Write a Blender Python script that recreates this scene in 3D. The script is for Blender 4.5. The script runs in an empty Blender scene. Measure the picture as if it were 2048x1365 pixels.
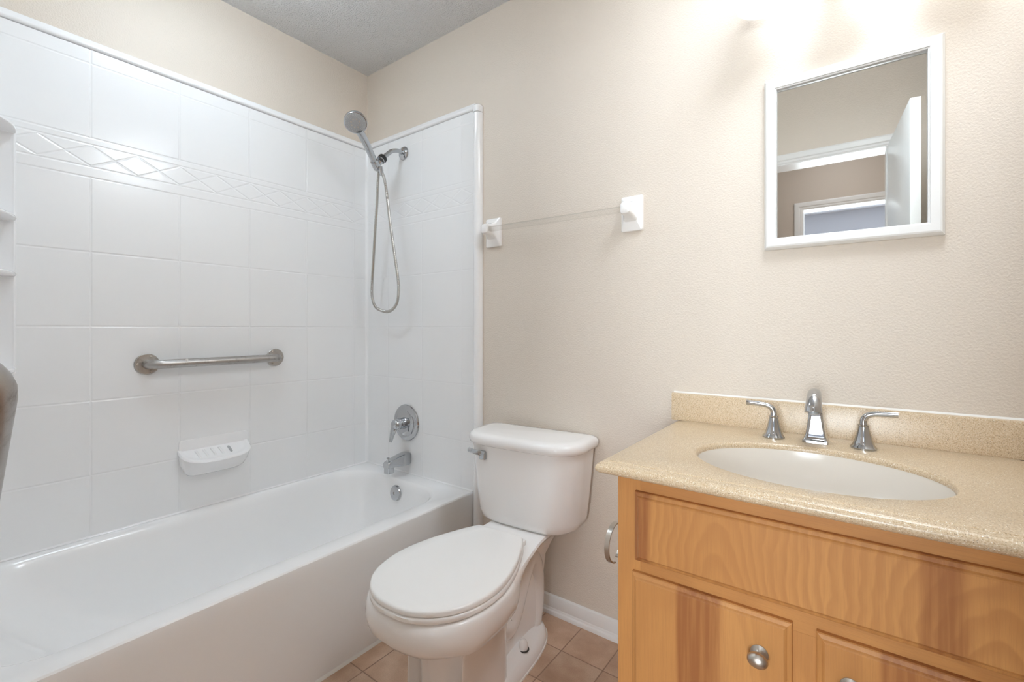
import bpy, bmesh, math
from mathutils import Vector, Matrix

S = bpy.context.scene
COL = S.collection
PI = math.pi

# ------------------------------------------------------------------ camera
CAM = (2.081, -1.506, 1.089)
YAW = 0.63877
cd = bpy.data.cameras.new('camera')
cd.sensor_width = 36.0
cd.lens = 916.23 / 2048 * 36.0
cd.shift_y = -(682.5 - 658.23) / 2048
cd.clip_start = 0.005
cam = bpy.data.objects.new('camera', cd)
cam.location = CAM
cam.rotation_euler = (PI / 2, 0, YAW)
COL.objects.link(cam)
S.camera = cam

# ------------------------------------------------------------------ world, exposure
w = bpy.data.worlds.new('world')
S.world = w
w.use_nodes = True
w.node_tree.nodes['Background'].inputs[0].default_value = (0.9, 0.95, 1.0, 1)
w.node_tree.nodes['Background'].inputs[1].default_value = 0.05
S.view_settings.view_transform = 'Standard'
S.view_settings.look = 'None'
S.view_settings.gamma = 1
S.view_settings.use_curve_mapping = False
S.view_settings.exposure = 1.52
S.cycles.max_bounces = 16
S.cycles.diffuse_bounces = 10
S.cycles.glossy_bounces = 8
S.cycles.transmission_bounces = 10
S.cycles.sample_clamp_indirect = 4.0
S.cycles.caustics_reflective = False
S.cycles.caustics_refractive = False
VANITY_BULB = 0.8
SHADE_GLOW = 0.30
HALL_FILL_W = 4.5
FRONT_FILL_W = 72.0
VANITY_FILL_W = 10.5
TUB_FILL_W = 10.5

def area(name, loc, rot, sx, sy, power, col):
    l = bpy.data.lights.new(name, 'AREA'); l.shape = 'RECTANGLE'; l.size = sx; l.size_y = sy
    l.energy = power; l.color = col
    o = bpy.data.objects.new(name, l); o.location = loc; o.rotation_euler = rot
    COL.objects.link(o); return o
# added front fill, shining in from the room across the hall
area('front_fill', (2.25, -5.09, 1.25), (PI / 2, 0, 0), 1.8, 1.4, FRONT_FILL_W, (0.86, 0.94, 1.0))

# room dimensions
H = 2.44
XR = 2.42
YF = -1.524
WT = 0.115

# ------------------------------------------------------------------ node helper
class NT:
    def __init__(s, name):
        s.m = bpy.data.materials.new(name)
        s.m.use_nodes = True
        s.t = s.m.node_tree
        s.n = s.t.nodes
        s.p = s.n['Principled BSDF']
        s.out = s.n['Material Output']
    def new(s, typ, **kw):
        x = s.n.new(typ)
        for k, v in kw.items():
            setattr(x, k, v)
        return x
    def link(s, a, b):
        s.t.links.new(a, b)
    def put(s, sock, v):
        if hasattr(v, 'is_linked') or isinstance(v, bpy.types.NodeSocket):
            s.link(v, sock)
        else:
            sock.default_value = v
    def math(s, op, a, b=None, c=None, clamp=False):
        x = s.new('ShaderNodeMath', operation=op)
        x.use_clamp = clamp
        s.put(x.inputs[0], a)
        if b is not None: s.put(x.inputs[1], b)
        if c is not None: s.put(x.inputs[2], c)
        return x.outputs[0]
    def obj(s):
        return s.new('ShaderNodeTexCoord').outputs['Object']
    def sep(s, v):
        x = s.new('ShaderNodeSeparateXYZ'); s.link(v, x.inputs[0]); return x.outputs
    def comb(s, x, y, z):
        c = s.new('ShaderNodeCombineXYZ')
        s.put(c.inputs[0], x); s.put(c.inputs[1], y); s.put(c.inputs[2], z)
        return c.outputs[0]
    def noise(s, vec, scale, detail=2.0, rough=0.5, dist=0.0, color=False):
        x = s.new('ShaderNodeTexNoise')
        s.link(vec, x.inputs['Vector'])
        x.inputs['Scale'].default_value = scale
        x.inputs['Detail'].default_value = detail
        x.inputs['Roughness'].default_value = rough
        x.inputs['Distortion'].default_value = dist
        return x.outputs['Color' if color else 'Fac']
    def voronoi(s, vec, scale, out='Distance', feature='F1'):
        x = s.new('ShaderNodeTexVoronoi', feature=feature)
        s.link(vec, x.inputs['Vector'])
        x.inputs['Scale'].default_value = scale
        return x.outputs[out]
    def smooth(s, v, a, b, lo=0.0, hi=1.0):
        x = s.new('ShaderNodeMapRange', interpolation_type='SMOOTHSTEP')
        s.put(x.inputs[0], v)
        for i, q in enumerate((a, b, lo, hi)):
            x.inputs[1 + i].default_value = q
        return x.outputs[0]
    def ramp(s, v, stops, interp='LINEAR'):
        x = s.new('ShaderNodeValToRGB')
        x.color_ramp.interpolation = interp
        e = x.color_ramp.elements
        while len(e) < len(stops): e.new(0.5)
        for i, (p, c) in enumerate(stops):
            e[i].position = p
            e[i].color = (c[0], c[1], c[2], 1)
        s.put(x.inputs[0], v)
        return x.outputs[0]
    def mix(s, f, a, b, mode='MIX'):
        x = s.new('ShaderNodeMix', data_type='RGBA', blend_type=mode)
        s.put(x.inputs['Factor'], f)
        ia = [i for i in x.inputs if i.identifier == 'A_Color'][0]
        ib = [i for i in x.inputs if i.identifier == 'B_Color'][0]
        for sk, v in ((ia, a), (ib, b)):
            if isinstance(v, tuple): sk.default_value = (v[0], v[1], v[2], 1)
            else: s.link(v, sk)
        return [o for o in x.outputs if o.identifier == 'Result_Color'][0]
    def bump(s, h, dist, strength=1.0):
        x = s.new('ShaderNodeBump')
        x.inputs['Distance'].default_value = dist
        x.inputs['Strength'].default_value = strength
        s.link(h, x.inputs['Height'])
        s.link(x.outputs[0], s.p.inputs['Normal'])
        return x
    def base(s, c=None, rough=0.5, metal=0.0, spec=0.5, coat=0.0):
        if c is not None:
            if isinstance(c, tuple): s.p.inputs['Base Color'].default_value = (c[0], c[1], c[2], 1)
            else: s.link(c, s.p.inputs['Base Color'])
        s.put(s.p.inputs['Roughness'], rough)
        s.p.inputs['Metallic'].default_value = metal
        s.p.inputs['Specular IOR Level'].default_value = spec
        s.p.inputs['Coat Weight'].default_value = coat
        s.p.inputs['Coat Roughness'].default_value = 0.08
        return s.m

M = {}

def mat_paint(name, col, rough=0.55, bscale=260, bdist=0.0006):
    t = NT(name); v = t.obj()
    n1 = t.noise(v, bscale, 2.0, 0.55)
    n2 = t.noise(v, 2.0, 2.0)
    c = t.mix(t.smooth(n2, 0.3, 0.7, 0.0, 0.25), col, tuple(x * 0.965 for x in col))
    t.bump(n1, bdist, 1.0)
    return t.base(c, rough, spec=0.35)

WALL = (0.69, 0.62, 0.54)
M['wall'] = mat_paint('wall_paint', WALL, 0.45, 190, 0.0016)
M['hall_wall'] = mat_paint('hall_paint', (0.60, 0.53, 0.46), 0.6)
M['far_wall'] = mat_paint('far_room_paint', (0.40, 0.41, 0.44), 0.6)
M['trim'] = mat_paint('trim_paint', (0.80, 0.80, 0.79), 0.35, 60, 0.0002)
M['door'] = mat_paint('door_paint', (0.84, 0.86, 0.86), 0.3, 60, 0.0002)

def mat_ceiling():
    t = NT('popcorn_ceiling'); v = t.obj()
    n = t.noise(v, 150, 3.0, 0.6, 0.4)
    vo = t.voronoi(v, 95)
    h = t.math('ADD', t.smooth(n, 0.38, 0.66), t.math('MULTIPLY', t.math('SUBTRACT', 0.6, vo), 0.6))
    t.bump(h, 0.0045, 1.0)
    return t.base((0.90, 0.90, 0.90), 0.8, spec=0.2)
M['ceiling'] = mat_ceiling()

def mat_floor():
    t = NT('vinyl_tile'); v = t.obj(); x, y, z = t.sep(v)
    P = 0.1525
    u = t.math('DIVIDE', t.math('SUBTRACT', x, 1.1385), P)
    w_ = t.math('DIVIDE', t.math('SUBTRACT', y, -0.163), P)
    def gd(q):
        return t.math('MULTIPLY', t.math('ABSOLUTE', t.math('SUBTRACT', t.math('FRACT', t.math('ADD', q, 0.5)), 0.5)), P)
    d = t.math('MINIMUM', gd(u), gd(w_))
    g = t.smooth(d, 0.0009, 0.0026)
    cell = t.comb(t.math('FLOOR', u), t.math('FLOOR', w_), 0.0)
    wn = t.new('ShaderNodeTexWhiteNoise'); t.link(cell, wn.inputs['Vector'])
    off = t.new('ShaderNodeVectorMath', operation='ADD')
    sc = t.new('ShaderNodeVectorMath', operation='SCALE'); t.link(wn.outputs['Color'], sc.inputs[0]); sc.inputs['Scale'].default_value = 30.0
    t.link(v, off.inputs[0]); t.link(sc.outputs[0], off.inputs[1])
    n = t.noise(off.outputs[0], 11, 3.0, 0.55)
    f = t.noise(v, 420, 2.0, 0.7)
    c = t.ramp(n, [(0.25, (0.46, 0.30, 0.205)), (0.5, (0.58, 0.40, 0.285)), (0.72, (0.70, 0.525, 0.395))])
    c = t.mix(t.smooth(f, 0.35, 0.7, 0.0, 0.45), c, (0.38, 0.25, 0.17))
    hs = t.math('MULTIPLY_ADD', wn.outputs['Value'], 0.22, 0.90)
    cv = t.new('ShaderNodeVectorMath', operation='SCALE'); t.link(c, cv.inputs[0]); t.link(hs, cv.inputs['Scale'])
    c = t.mix(g, (0.30, 0.195, 0.135), cv.outputs[0])
    h = t.math('ADD', g, t.math('MULTIPLY', f, 0.25))
    t.bump(h, 0.0007, 1.0)
    return t.base(c, 0.42, spec=0.4)
M['floor'] = mat_floor()

def mat_surround(name, axis, u0, lattice=True):
    """glossy white moulded panel pressed with a 10 inch tile pattern and a band of diamonds"""
    t = NT(name); v = t.obj(); x, y, z = t.sep(v)
    u = t.math('MULTIPLY', y, -1.0) if axis == 'y' else x
    P = 0.255
    def per(q, p):
        return t.math('MULTIPLY', t.math('ABSOLUTE', t.math('SUBTRACT', t.math('FRACT', t.math('ADD', t.math('DIVIDE', q, p), 0.5)), 0.5)), p)
    uu = t.math('SUBTRACT', u, u0)
    dv = per(uu, P)
    above = t.math('GREATER_THAN', z, 1.737); below = t.math('LESS_THAN', z, 1.602)
    out = t.math('ADD', above, below)
    far = t.math('MULTIPLY', t.math('SUBTRACT', 1.0, out), 1.0)
    dv = t.math('ADD', dv, far)
    dlow = t.math('ADD', per(t.math('SUBTRACT', z, 1.602), 0.2527), t.math('GREATER_THAN', z, 1.65))
    def line(zz):
        return t.math('ABSOLUTE', t.math('SUBTRACT', z, zz))
    d = t.math('MINIMUM', dv, dlow)
    for zz in (1.737, 1.988):
        d = t.math('MINIMUM', d, line(zz))
    if lattice:
        fine = t.math('MINIMUM', line(1.638), line(1.714))
        a = t.math('DIVIDE', uu, 0.1275)
        b = t.math('DIVIDE', t.math('SUBTRACT', z, 1.676), 0.070)
        inb = t.math('GREATER_THAN', t.math('ABSOLUTE', b), 0.5)
        for q in (t.math('ADD', a, b), t.math('SUBTRACT', a, b)):
            dd = t.math('MULTIPLY', t.math('ABSOLUTE', t.math('SUBTRACT', t.math('FRACT', q), 0.5)), 0.0614)
            fine = t.math('MINIMUM', fine, t.math('ADD', dd, inb))
        d = t.math('MINIMUM', d, fine)
    h = t.smooth(d, 0.0003, 0.0048)
    wv = t.noise(v, 5.5, 1.0)
    hh = t.math('ADD', h, t.math('MULTIPLY', wv, 0.7))
    t.bump(hh, 0.0010 if axis == 'y' else 0.0006, 1.0)
    return t.base((0.845, 0.85, 0.855), 0.16, spec=0.5)
M['panel_long'] = mat_surround('moulded_tile_long', 'y', 0.0905)
M['panel_end'] = mat_surround('moulded_tile_end', 'x', 0.181)

def mat_plain(name, col, rough, metal=0.0, spec=0.5, bump=None, coat=0.0):
    t = NT(name)
    if bump:
        t.bump(t.noise(t.obj(), bump[0], 2.0), bump[1])
    else:
        n = t.noise(t.obj(), 40, 2.0)
        t.link(t.math('MULTIPLY_ADD', n, rough * 0.3, rough * 0.85), t.p.inputs['Roughness'])
        rough = None
    m = t.base(col, 0.5 if rough is None else rough, metal, spec, coat)
    if rough is None:
        t.link(t.math('MULTIPLY_ADD', n, 0.02, 0.0), t.p.inputs['Coat Weight']) if False else None
        t.link([x for x in t.n if x.bl_idname == 'ShaderNodeMath'][0].outputs[0], t.p.inputs['Roughness'])
    return m

M['acrylic'] = mat_plain('glossy_white_acrylic', (0.87, 0.87, 0.875), 0.12)
M['tub'] = mat_plain('white_tub_enamel', (0.88, 0.88, 0.88), 0.14)
M['porcelain'] = mat_plain('white_porcelain', (0.87, 0.86, 0.85), 0.09)
M['seat_plastic'] = mat_plain('white_seat_plastic', (0.86, 0.855, 0.84), 0.22)
M['ceramic'] = mat_plain('white_ceramic', (0.87, 0.86, 0.85), 0.12)
M['caulk'] = mat_plain('white_caulk', (0.78, 0.76, 0.72), 0.5)
M['chrome'] = mat_plain('chrome', (0.52, 0.53, 0.545), 0.06, 1.0)
M['hose'] = mat_plain('steel_hose', (0.50, 0.48, 0.45), 0.25, 1.0)
M['nickel'] = mat_plain('brushed_nickel', (0.56, 0.52, 0.47), 0.33, 1.0)
M['black'] = mat_plain('black_rubber', (0.02, 0.02, 0.022), 0.35)
M['spray'] = mat_plain('grey_spray_face', (0.42, 0.43, 0.44), 0.35, 0.3)
M['nozzle'] = mat_plain('pale_nozzles', (0.62, 0.63, 0.63), 0.4)
M['dark'] = mat_plain('dark_hole', (0.05, 0.045, 0.04), 0.6)
M['basin'] = mat_plain('bone_basin', (0.74, 0.695, 0.63), 0.2)

def mat_steel():
    t = NT('worn_stainless'); v = t.obj()
    mp = t.new('ShaderNodeMapping'); t.link(v, mp.inputs['Vector']); mp.inputs['Scale'].default_value = (1, 0.06, 1)
    n = t.noise(mp.outputs[0], 900, 2.0, 0.6)
    b = t.noise(v, 45, 4.0, 0.7)
    c = t.mix(t.smooth(b, 0.5, 0.75), (0.46, 0.44, 0.42), (0.30, 0.27, 0.24))
    t.bump(n, 0.0002, 0.7)
    return t.base(c, t.math('MULTIPLY_ADD', b, 0.25, 0.24), 1.0)
M['steel'] = mat_steel()

def mat_clear():
    t = NT('clear_acrylic')
    m = t.base((0.98, 0.98, 0.98), 0.05)
    tr = t.new('ShaderNodeBsdfTransparent'); tr.inputs[0].default_value = (0.965, 0.96, 0.95, 1)
    lw = t.new('ShaderNodeLayerWeight'); lw.inputs['Blend'].default_value = 0.25
    n = t.noise(t.obj(), 60, 2.0)
    f = t.math('MULTIPLY_ADD', lw.outputs['Fresnel'], 0.40, t.math('MULTIPLY', n, 0.06))
    mx = t.new('ShaderNodeMixShader')
    gl = t.new('ShaderNodeBsdfGlossy'); gl.inputs['Roughness'].default_value = 0.05
    t.link(f, mx.inputs[0]); t.link(tr.outputs[0], mx.inputs[1]); t.link(gl.outputs[0], mx.inputs[2])
    t.link(mx.outputs[0], t.out.inputs['Surface'])
    return m
M['clear'] = mat_clear()

def mat_mirror():
    t = NT('mirror_glass')
    return t.base((0.86, 0.88, 0.87), 0.015, 1.0)
M['mirror'] = mat_mirror()

def mat_wood(name, seed, dark_bands, grain='z', cath=()):
    t = NT(name); v = t.obj()
    mp = t.new('ShaderNodeMapping'); t.link(v, mp.inputs['Vector'])
    mp.inputs['Location'].default_value = (seed * 1.7, seed * 0.9, seed * 2.3)
    mp.inputs['Scale'].default_value = (5.0, 5.0, 0.9) if grain == 'z' else (0.9, 5.0, 5.0)
    q = mp.outputs[0]
    big = t.noise(q, 1.0, 1.5, 0.45, 0.2)
    mp2 = t.new('ShaderNodeMapping'); t.link(v, mp2.inputs['Vector'])
    mp2.inputs['Scale'].default_value = (1, 1, 0.03) if grain == 'z' else (0.03, 1, 1)
    fib = t.noise(mp2.outputs[0], 560, 3.0, 0.7)
    strk = t.noise(mp2.outputs[0], 110, 3.0, 0.65)
    x, y, z = t.sep(v)
    wv = t.noise(v, 9.0, 2.0, 0.5)
    if cath:
        rv = None
        for xc, zc, sx, sz in cath:
            dx = t.math('DIVIDE', t.math('SUBTRACT', x, xc), sx); dz = t.math('DIVIDE', t.math('SUBTRACT', z, zc), sz)
            r = t.math('SQRT', t.math('ADD', t.math('MULTIPLY', dx, dx), t.math('MULTIPLY', dz, dz)))
            rv = r if rv is None else t.math('MINIMUM', rv, r)
        rv = t.math('MULTIPLY_ADD', wv, 0.55, rv)
        ring = t.math('FRACT', t.math('MULTIPLY', rv, 5.0))
    else:
        ring = t.math('FRACT', t.math('MULTIPLY', big, 16.0))
    ring = t.math('MULTIPLY', t.smooth(ring, 0.0, 0.75), t.smooth(ring, 0.80, 1.0, 1.0, 0.0))
    c = t.ramp(big, [(0.28, (0.48, 0.22, 0.068)), (0.5, (0.56, 0.268, 0.086)), (0.72, (0.63, 0.325, 0.112))])
    c = t.mix(t.math('MULTIPLY', ring, 0.52 if cath else 0.28), c, (0.42, 0.185, 0.06))
    c = t.mix(t.smooth(strk, 0.45, 0.75, 0.0, 0.30), c, (0.42, 0.18, 0.06))
    c = t.mix(t.smooth(fib, 0.42, 0.72, 0.0, 0.36), c, (0.40, 0.18, 0.065))
    wob = t.math('MULTIPLY_ADD', t.noise(q, 2.5, 2.0), 0.022, -0.011)
    xx = t.math('ADD', x, wob)
    for (a, b, s_) in dark_bands:
        f = t.math('MULTIPLY', t.smooth(xx, a - 0.004, a + 0.006), t.smooth(xx, b - 0.012, b + 0.004, 1.0, 0.0))
        f = t.math('MULTIPLY', f, t.smooth(strk, 0.30, 0.62, 0.60, 1.0))
        f = t.math('MULTIPLY', f, s_, clamp=True)
        c = t.mix(f, c, (0.30, 0.110, 0.036))
    t.bump(fib, 0.00015, 0.6)
    return t.base(c, 0.45, spec=0.35)

def mat_counter():
    t = NT('speckled_solid_surface'); v = t.obj()
    n = t.noise(v, 420, 2.0, 0.6)
    vo = t.voronoi(v, 520, 'Color')
    sx, sy, sz = t.sep(vo)
    vd = t.voronoi(v, 520, 'Distance')
    c = t.ramp(n, [(0.32, (0.49, 0.35, 0.21)), (0.5, (0.62, 0.49, 0.33)), (0.7, (0.71, 0.59, 0.43))])
    spot = t.smooth(vd, 0.25, 0.5, 1.0, 0.0)
    dk = t.math('MULTIPLY', spot, t.math('GREATER_THAN', sx, 0.87))
    lt = t.math('MULTIPLY', spot, t.math('GREATER_THAN', sy, 0.86))
    br = t.math('MULTIPLY', spot, t.math('GREATER_THAN', sz, 0.80))
    c = t.mix(t.math('MULTIPLY', br, 0.6), c, (0.50, 0.30, 0.15))
    c = t.mix(t.math('MULTIPLY', dk, 0.7), c, (0.17, 0.12, 0.08))
    c = t.mix(t.math('MULTIPLY', lt, 0.9), c, (0.92, 0.88, 0.80))
    return t.base(c, 0.28, spec=0.5)
M['counter'] = mat_counter()

def mat_glow(name, col, strength, base=(0.9, 0.88, 0.85)):
    t = NT(name)
    n = t.noise(t.obj(), 30, 2.0)
    t.base(base, t.math('MULTIPLY_ADD', n, 0.1, 0.25))
    t.p.inputs['Emission Color'].default_value = (col[0], col[1], col[2], 1)
    t.p.inputs['Emission Strength'].default_value = strength
    return t.m
M['bulb'] = mat_glow('lit_bulb', (0.86, 0.95, 1.04), VANITY_BULB)
M['shade'] = mat_glow('lit_frosted_glass', (0.86, 0.95, 1.04), SHADE_GLOW)
M['vanity_fill'] = mat_glow('vanity_fill_glow', (0.83, 0.92, 1.02), VANITY_FILL_W)
M['tub_fill'] = mat_glow('tub_fill_glow', (0.80, 0.93, 1.04), TUB_FILL_W)
M['hall_fill'] = mat_glow('hall_fill_glow', (0.95, 0.96, 1.0), HALL_FILL_W)

# ------------------------------------------------------------------ mesh builder
class MB:
    def __init__(s):
        s.v = []; s.f = []
    def add(s, vs, fs):
        o = len(s.v)
        s.v += [tuple(p) for p in vs]
        s.f += [tuple(i + o for i in f) for f in fs]
        return s
    def box(s, x0, x1, y0, y1, z0, z1):
        return s.add([(x0, y0, z0), (x1, y0, z0), (x1, y1, z0), (x0, y1, z0), (x0, y0, z1), (x1, y0, z1), (x1, y1, z1), (x0, y1, z1)],
                     [(0, 3, 2, 1), (4, 5, 6, 7), (0, 1, 5, 4), (1, 2, 6, 5), (2, 3, 7, 6), (3, 0, 4, 7)])
    def loft(s, loops, cap0=True, cap1=True, closed=True):
        n = len(loops[0]); vs = []; fs = []
        for l in loops: vs += l
        for k in range(len(loops) - 1):
            for i in range(n if closed else n - 1):
                j = (i + 1) % n
                fs.append((k * n + i, k * n + j, (k + 1) * n + j, (k + 1) * n + i))
        if cap0: fs.append(tuple(range(n))[::-1])
        if cap1: fs.append(tuple((len(loops) - 1) * n + i for i in range(n)))
        return s.add(vs, fs)
    def tube(s, path, rad, n=16, cap=True, flat=None):
        pts = [Vector(p) for p in path]
        if not isinstance(rad, (list, tuple)): rad = [rad] * len(pts)
        loops = []; up = None
        for i, p in enumerate(pts):
            a = pts[max(i - 1, 0)]; b = pts[min(i + 1, len(pts) - 1)]
            d = (b - a).normalized()
            if up is None:
                up = Vector((0, 0, 1)) if abs(d.z) < 0.9 else Vector((0, 1, 0))
            up = (up - d * up.dot(d)).normalized()
            sd = d.cross(up)
            ru = rad[i]; rs = rad[i]
            if isinstance(ru, (tuple, list)): rs, ru = ru
            loops.append([tuple(p + sd * (math.cos(t) * rs) + up * (math.sin(t) * ru)) for t in (2 * PI * k / n for k in range(n))])
        return s.loft(loops, cap, cap)
    def lathe(s, prof, c, axis, n=32, sy=1.0, up=None):
        """prof: (radius, distance along axis) list; closes where the radius is 0"""
        a = Vector(axis).normalized()
        u = Vector(up) if up else (Vector((0, 0, 1)) if abs(a.z) < 0.9 else Vector((1, 0, 0)))
        u = (u - a * u.dot(a)).normalized(); r = a.cross(u); c = Vector(c)
        loops = [[tuple(c + a * h + (r * math.cos(t) + u * math.sin(t) * sy) * max(q, 1e-5)) for t in (2 * PI * k / n for k in range(n))] for q, h in prof]
        return s.loft(loops, True, True)
    def sphere(s, c, rx, ry, rz, n=24, m=12):
        loops = []
        for i in range(m + 1):
            th = PI * i / m; q = max(math.sin(th), 1e-4)
            loops.append([(c[0] + rx * q * math.cos(2 * PI * k / n), c[1] + ry * q * math.sin(2 * PI * k / n), c[2] - rz * math.cos(th)) for k in range(n)])
        return s.loft(loops)

def smooth_path(pts, k=8):
    P = [Vector(p) for p in pts]; out = []
    for i in range(len(P) - 1):
        a = P[max(i - 1, 0)]; b = P[i]; c = P[i + 1]; d = P[min(i + 2, len(P) - 1)]
        for j in range(k):
            t = j / k
            out.append(0.5 * ((2 * b) + (c - a) * t + (2 * a - 5 * b + 4 * c - d) * t * t + (3 * b - a - 3 * c + d) * t ** 3))
    out.append(P[-1])
    return [tuple(p) for p in out]

def mkobj(name, mb, mat, parent=None, bevel=0.0, segs=2, angle=35, sub=0, local=False, origin=None):
    me = bpy.data.meshes.new(name)
    off = Vector((0, 0, 0))
    if not local:
        if origin is not None: off = Vector(origin)
        elif parent is not None:
            q = parent
            while q is not None:
                off += q.location; q = q.parent
    me.from_pydata([tuple(Vector(p) - off) for p in mb.v], [], mb.f)
    me.validate()
    bm = bmesh.new(); bm.from_mesh(me)
    bmesh.ops.remove_doubles(bm, verts=bm.verts, dist=1e-6)
    bmesh.ops.recalc_face_normals(bm, faces=bm.faces)
    if bevel > 0:
        es = [e for e in bm.edges if len(e.link_faces) == 2 and e.calc_face_angle(0) > math.radians(30)]
        bmesh.ops.bevel(bm, geom=es, offset=bevel, segments=segs, profile=0.5, affect='EDGES', clamp_overlap=True)
    bm.to_mesh(me); bm.free()
    for p in me.polygons: p.use_smooth = True
    me.set_sharp_from_angle(angle=math.radians(angle))
    o = bpy.data.objects.new(name, me)
    me.materials.append(mat)
    COL.objects.link(o)
    if parent is not None: o.parent = parent
    elif origin is not None: o.location = origin
    if sub:
        md = o.modifiers.new('sub', 'SUBSURF'); md.levels = sub; md.render_levels = sub
    return o

def thing(name, label, cat, loc, group=None, rz=0.0):
    o = bpy.data.objects.new(name, None)
    o.empty_display_size = 0.05
    o.location = loc; o.rotation_euler = (0, 0, rz)
    COL.objects.link(o)
    o['label'] = label; o['category'] = cat
    if group: o['group'] = group
    return o

def struct(name, mb, mat, label=None, cat=None, **kw):
    o = mkobj(name, mb, mat, **kw)
    o['kind'] = 'structure'
    if label: o['label'] = label
    if cat: o['category'] = cat
    return o

def rrect(x0, x1, y0, y1, r, z, k=8, bulge=0.0):
    """rounded rectangle loop; r may be (back-left, front-left, front-right, back-right)"""
    if not isinstance(r, (tuple, list)): r = (r,) * 4
    pts = []
    cs = [(x0, y1, r[0], PI / 2), (x0, y0, r[1], PI), (x1, y0, r[2], 1.5 * PI), (x1, y1, r[3], 0)]
    for cx, cy, q, a0 in cs:
        sx = 1 if cx == x0 else -1; sy = 1 if cy == y0 else -1
        for j in range(k + 1):
            a = a0 + (PI / 2) * j / k
            pts.append((cx + sx * q + q * math.cos(a), cy + sy * q + q * math.sin(a)))
    xm = (x0 + x1) / 2; hw = (x1 - x0) / 2
    # straight runs get extra points so a bulge can bend them
    out = []
    n = len(pts)
    for i in range(n):
        a = pts[i]; b = pts[(i + 1) % n]
        out.append(a)
        if (i + 1) % (k + 1) == 0:
            for j in range(1, 8):
                t = j / 8; out.append((a[0] + (b[0] - a[0]) * t, a[1] + (b[1] - a[1]) * t))
    res = []
    for x, y in out:
        if bulge and y < (y0 + y1) / 2:
            f = min(1.0, ((y0 + y1) / 2 - y) / ((y1 - y0) / 2))
            y -= bulge * f * max(0.0, 1 - ((x - xm) / hw) ** 2)
        res.append((x, y, z))
    return res

def frame_sweep(mb, corners, prof, closed=True):
    """mitred sweep of prof [(inset, lift)] round corners given as (outer point, inset dir) in 3-D, lift along n"""
    rows = []
    for p, d, n in corners:
        rows.append([tuple(Vector(p) + Vector(d) * a + Vector(n) * h) for a, h in prof])
    m = len(prof); vs = [q for r in rows for q in r]; fs = []
    R = len(rows)
    for i in range(R if closed else R - 1):
        j = (i + 1) % R
        for k in range(m):
            l = (k + 1) % m
            fs.append((i * m + k, j * m + k, j * m + l, i * m + l))
    if not closed:
        fs.append(tuple(range(m))); fs.append(tuple((R - 1) * m + k for k in range(m))[::-1])
    mb.add(vs, fs)

# ------------------------------------------------------------------ room shell
E = 0.1
struct('floor', MB().box(-E, 3.4, -5.2, E, -0.05, 0.0), M['floor'])
struct('ceiling', MB().box(-E, 3.4, -2.65, E, H, H + 0.05), M['ceiling'])
struct('ceiling_far', MB().box(-E, 3.4, -5.2, -2.65, H, H + 0.05), M['far_wall'])
struct('wall_back', MB().box(-E, XR + E, 0.0, E, 0, H), M['wall'])
struct('wall_left', MB().box(-E, 0.0, -2.8, 0.0, 0, H), M['wall'])
struct('wall_right', MB().box(XR, XR + E, YF - WT, 0.0, 0, H), M['wall'])
DX0, DX1, DH = 1.665, 2.232, 2.03      # door opening
g = MB()
g.box(0.0, DX0, YF - WT, YF, 0, H)
g.box(DX1, XR, YF - WT, YF, 0, H)
g.box(DX0, DX1, YF - WT, YF, DH, H)
struct('wall_front', g, M['wall'])
g = MB()
g.box(-E, 1.773, -2.7, -2.6, 0, H); g.box(2.562, 3.0, -2.7, -2.6, 0, H); g.box(1.773, 2.562, -2.7, -2.6, 1.995, H)
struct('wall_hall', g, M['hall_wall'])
# room across the hall; its unseen window is made up for the front fill
g = MB()
WX0, WX1, WZ0, WZ1 = 1.35, 3.15, 0.55, 1.95
g.box(1.0, WX0, -5.1, -5.0, 0, H); g.box(WX1, 3.3, -5.1, -5.0, 0, H); g.box(WX0, WX1, -5.1, -5.0, 0, WZ0); g.box(WX0, WX1, -5.1, -5.0, WZ1, H)
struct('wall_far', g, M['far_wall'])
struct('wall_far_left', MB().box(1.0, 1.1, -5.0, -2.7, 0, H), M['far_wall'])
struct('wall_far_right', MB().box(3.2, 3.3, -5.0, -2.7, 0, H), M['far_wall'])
g = MB()
for x0, x1, z0, z1 in ((WX0, WX0 + .04, WZ0, WZ1), (WX1 - .04, WX1, WZ0, WZ1), (WX0 + .04, WX1 - .04, WZ0, WZ0 + .04), (WX0 + .04, WX1 - .04, WZ1 - .04, WZ1), (WX0 + .04, WX1 - .04, 1.235, 1.265)):
    g.box(x0, x1, -5.07, -5.03, z0, z1)
struct('added_window_1', g, M['trim'])
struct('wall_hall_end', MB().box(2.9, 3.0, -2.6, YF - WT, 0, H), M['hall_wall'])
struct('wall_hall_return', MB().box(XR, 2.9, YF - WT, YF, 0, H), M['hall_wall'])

CAS = [(0.0, 0.0), (0.0, 0.013), (0.008, 0.016), (0.030, 0.014), (0.036, 0.009), (0.046, 0.010), (0.052, 0.006), (0.058, 0.006), (0.058, 0.0)]
def casing(name, x0, x1, z1, y, ny, mat):
    mb = MB(); c = 0.058; n = (0, ny, 0)
    frame_sweep(mb, [((x0 - c, y, 0), (1, 0, 0), n), ((x0 - c, y, z1 + c), (1, 0, -1), n),
                     ((x1 + c, y, z1 + c), (-1, 0, -1), n), ((x1 + c, y, 0), (-1, 0, 0), n)], CAS, False)
    return struct(name, mb, mat, angle=20)
casing('trim_1', DX0, DX1, DH - 0.012, YF, 1, M['trim'])
casing('trim_2', DX0, DX1, DH - 0.012, YF - WT, -1, M['trim'])
g = MB()
g.box(DX0, DX0 + 0.012, YF - WT, YF, 0, DH); g.box(DX1 - 0.012, DX1, YF - WT, YF, 0, DH)
g.box(DX0 + 0.012, DX1 - 0.012, YF - WT, YF, DH - 0.012, DH)
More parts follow.
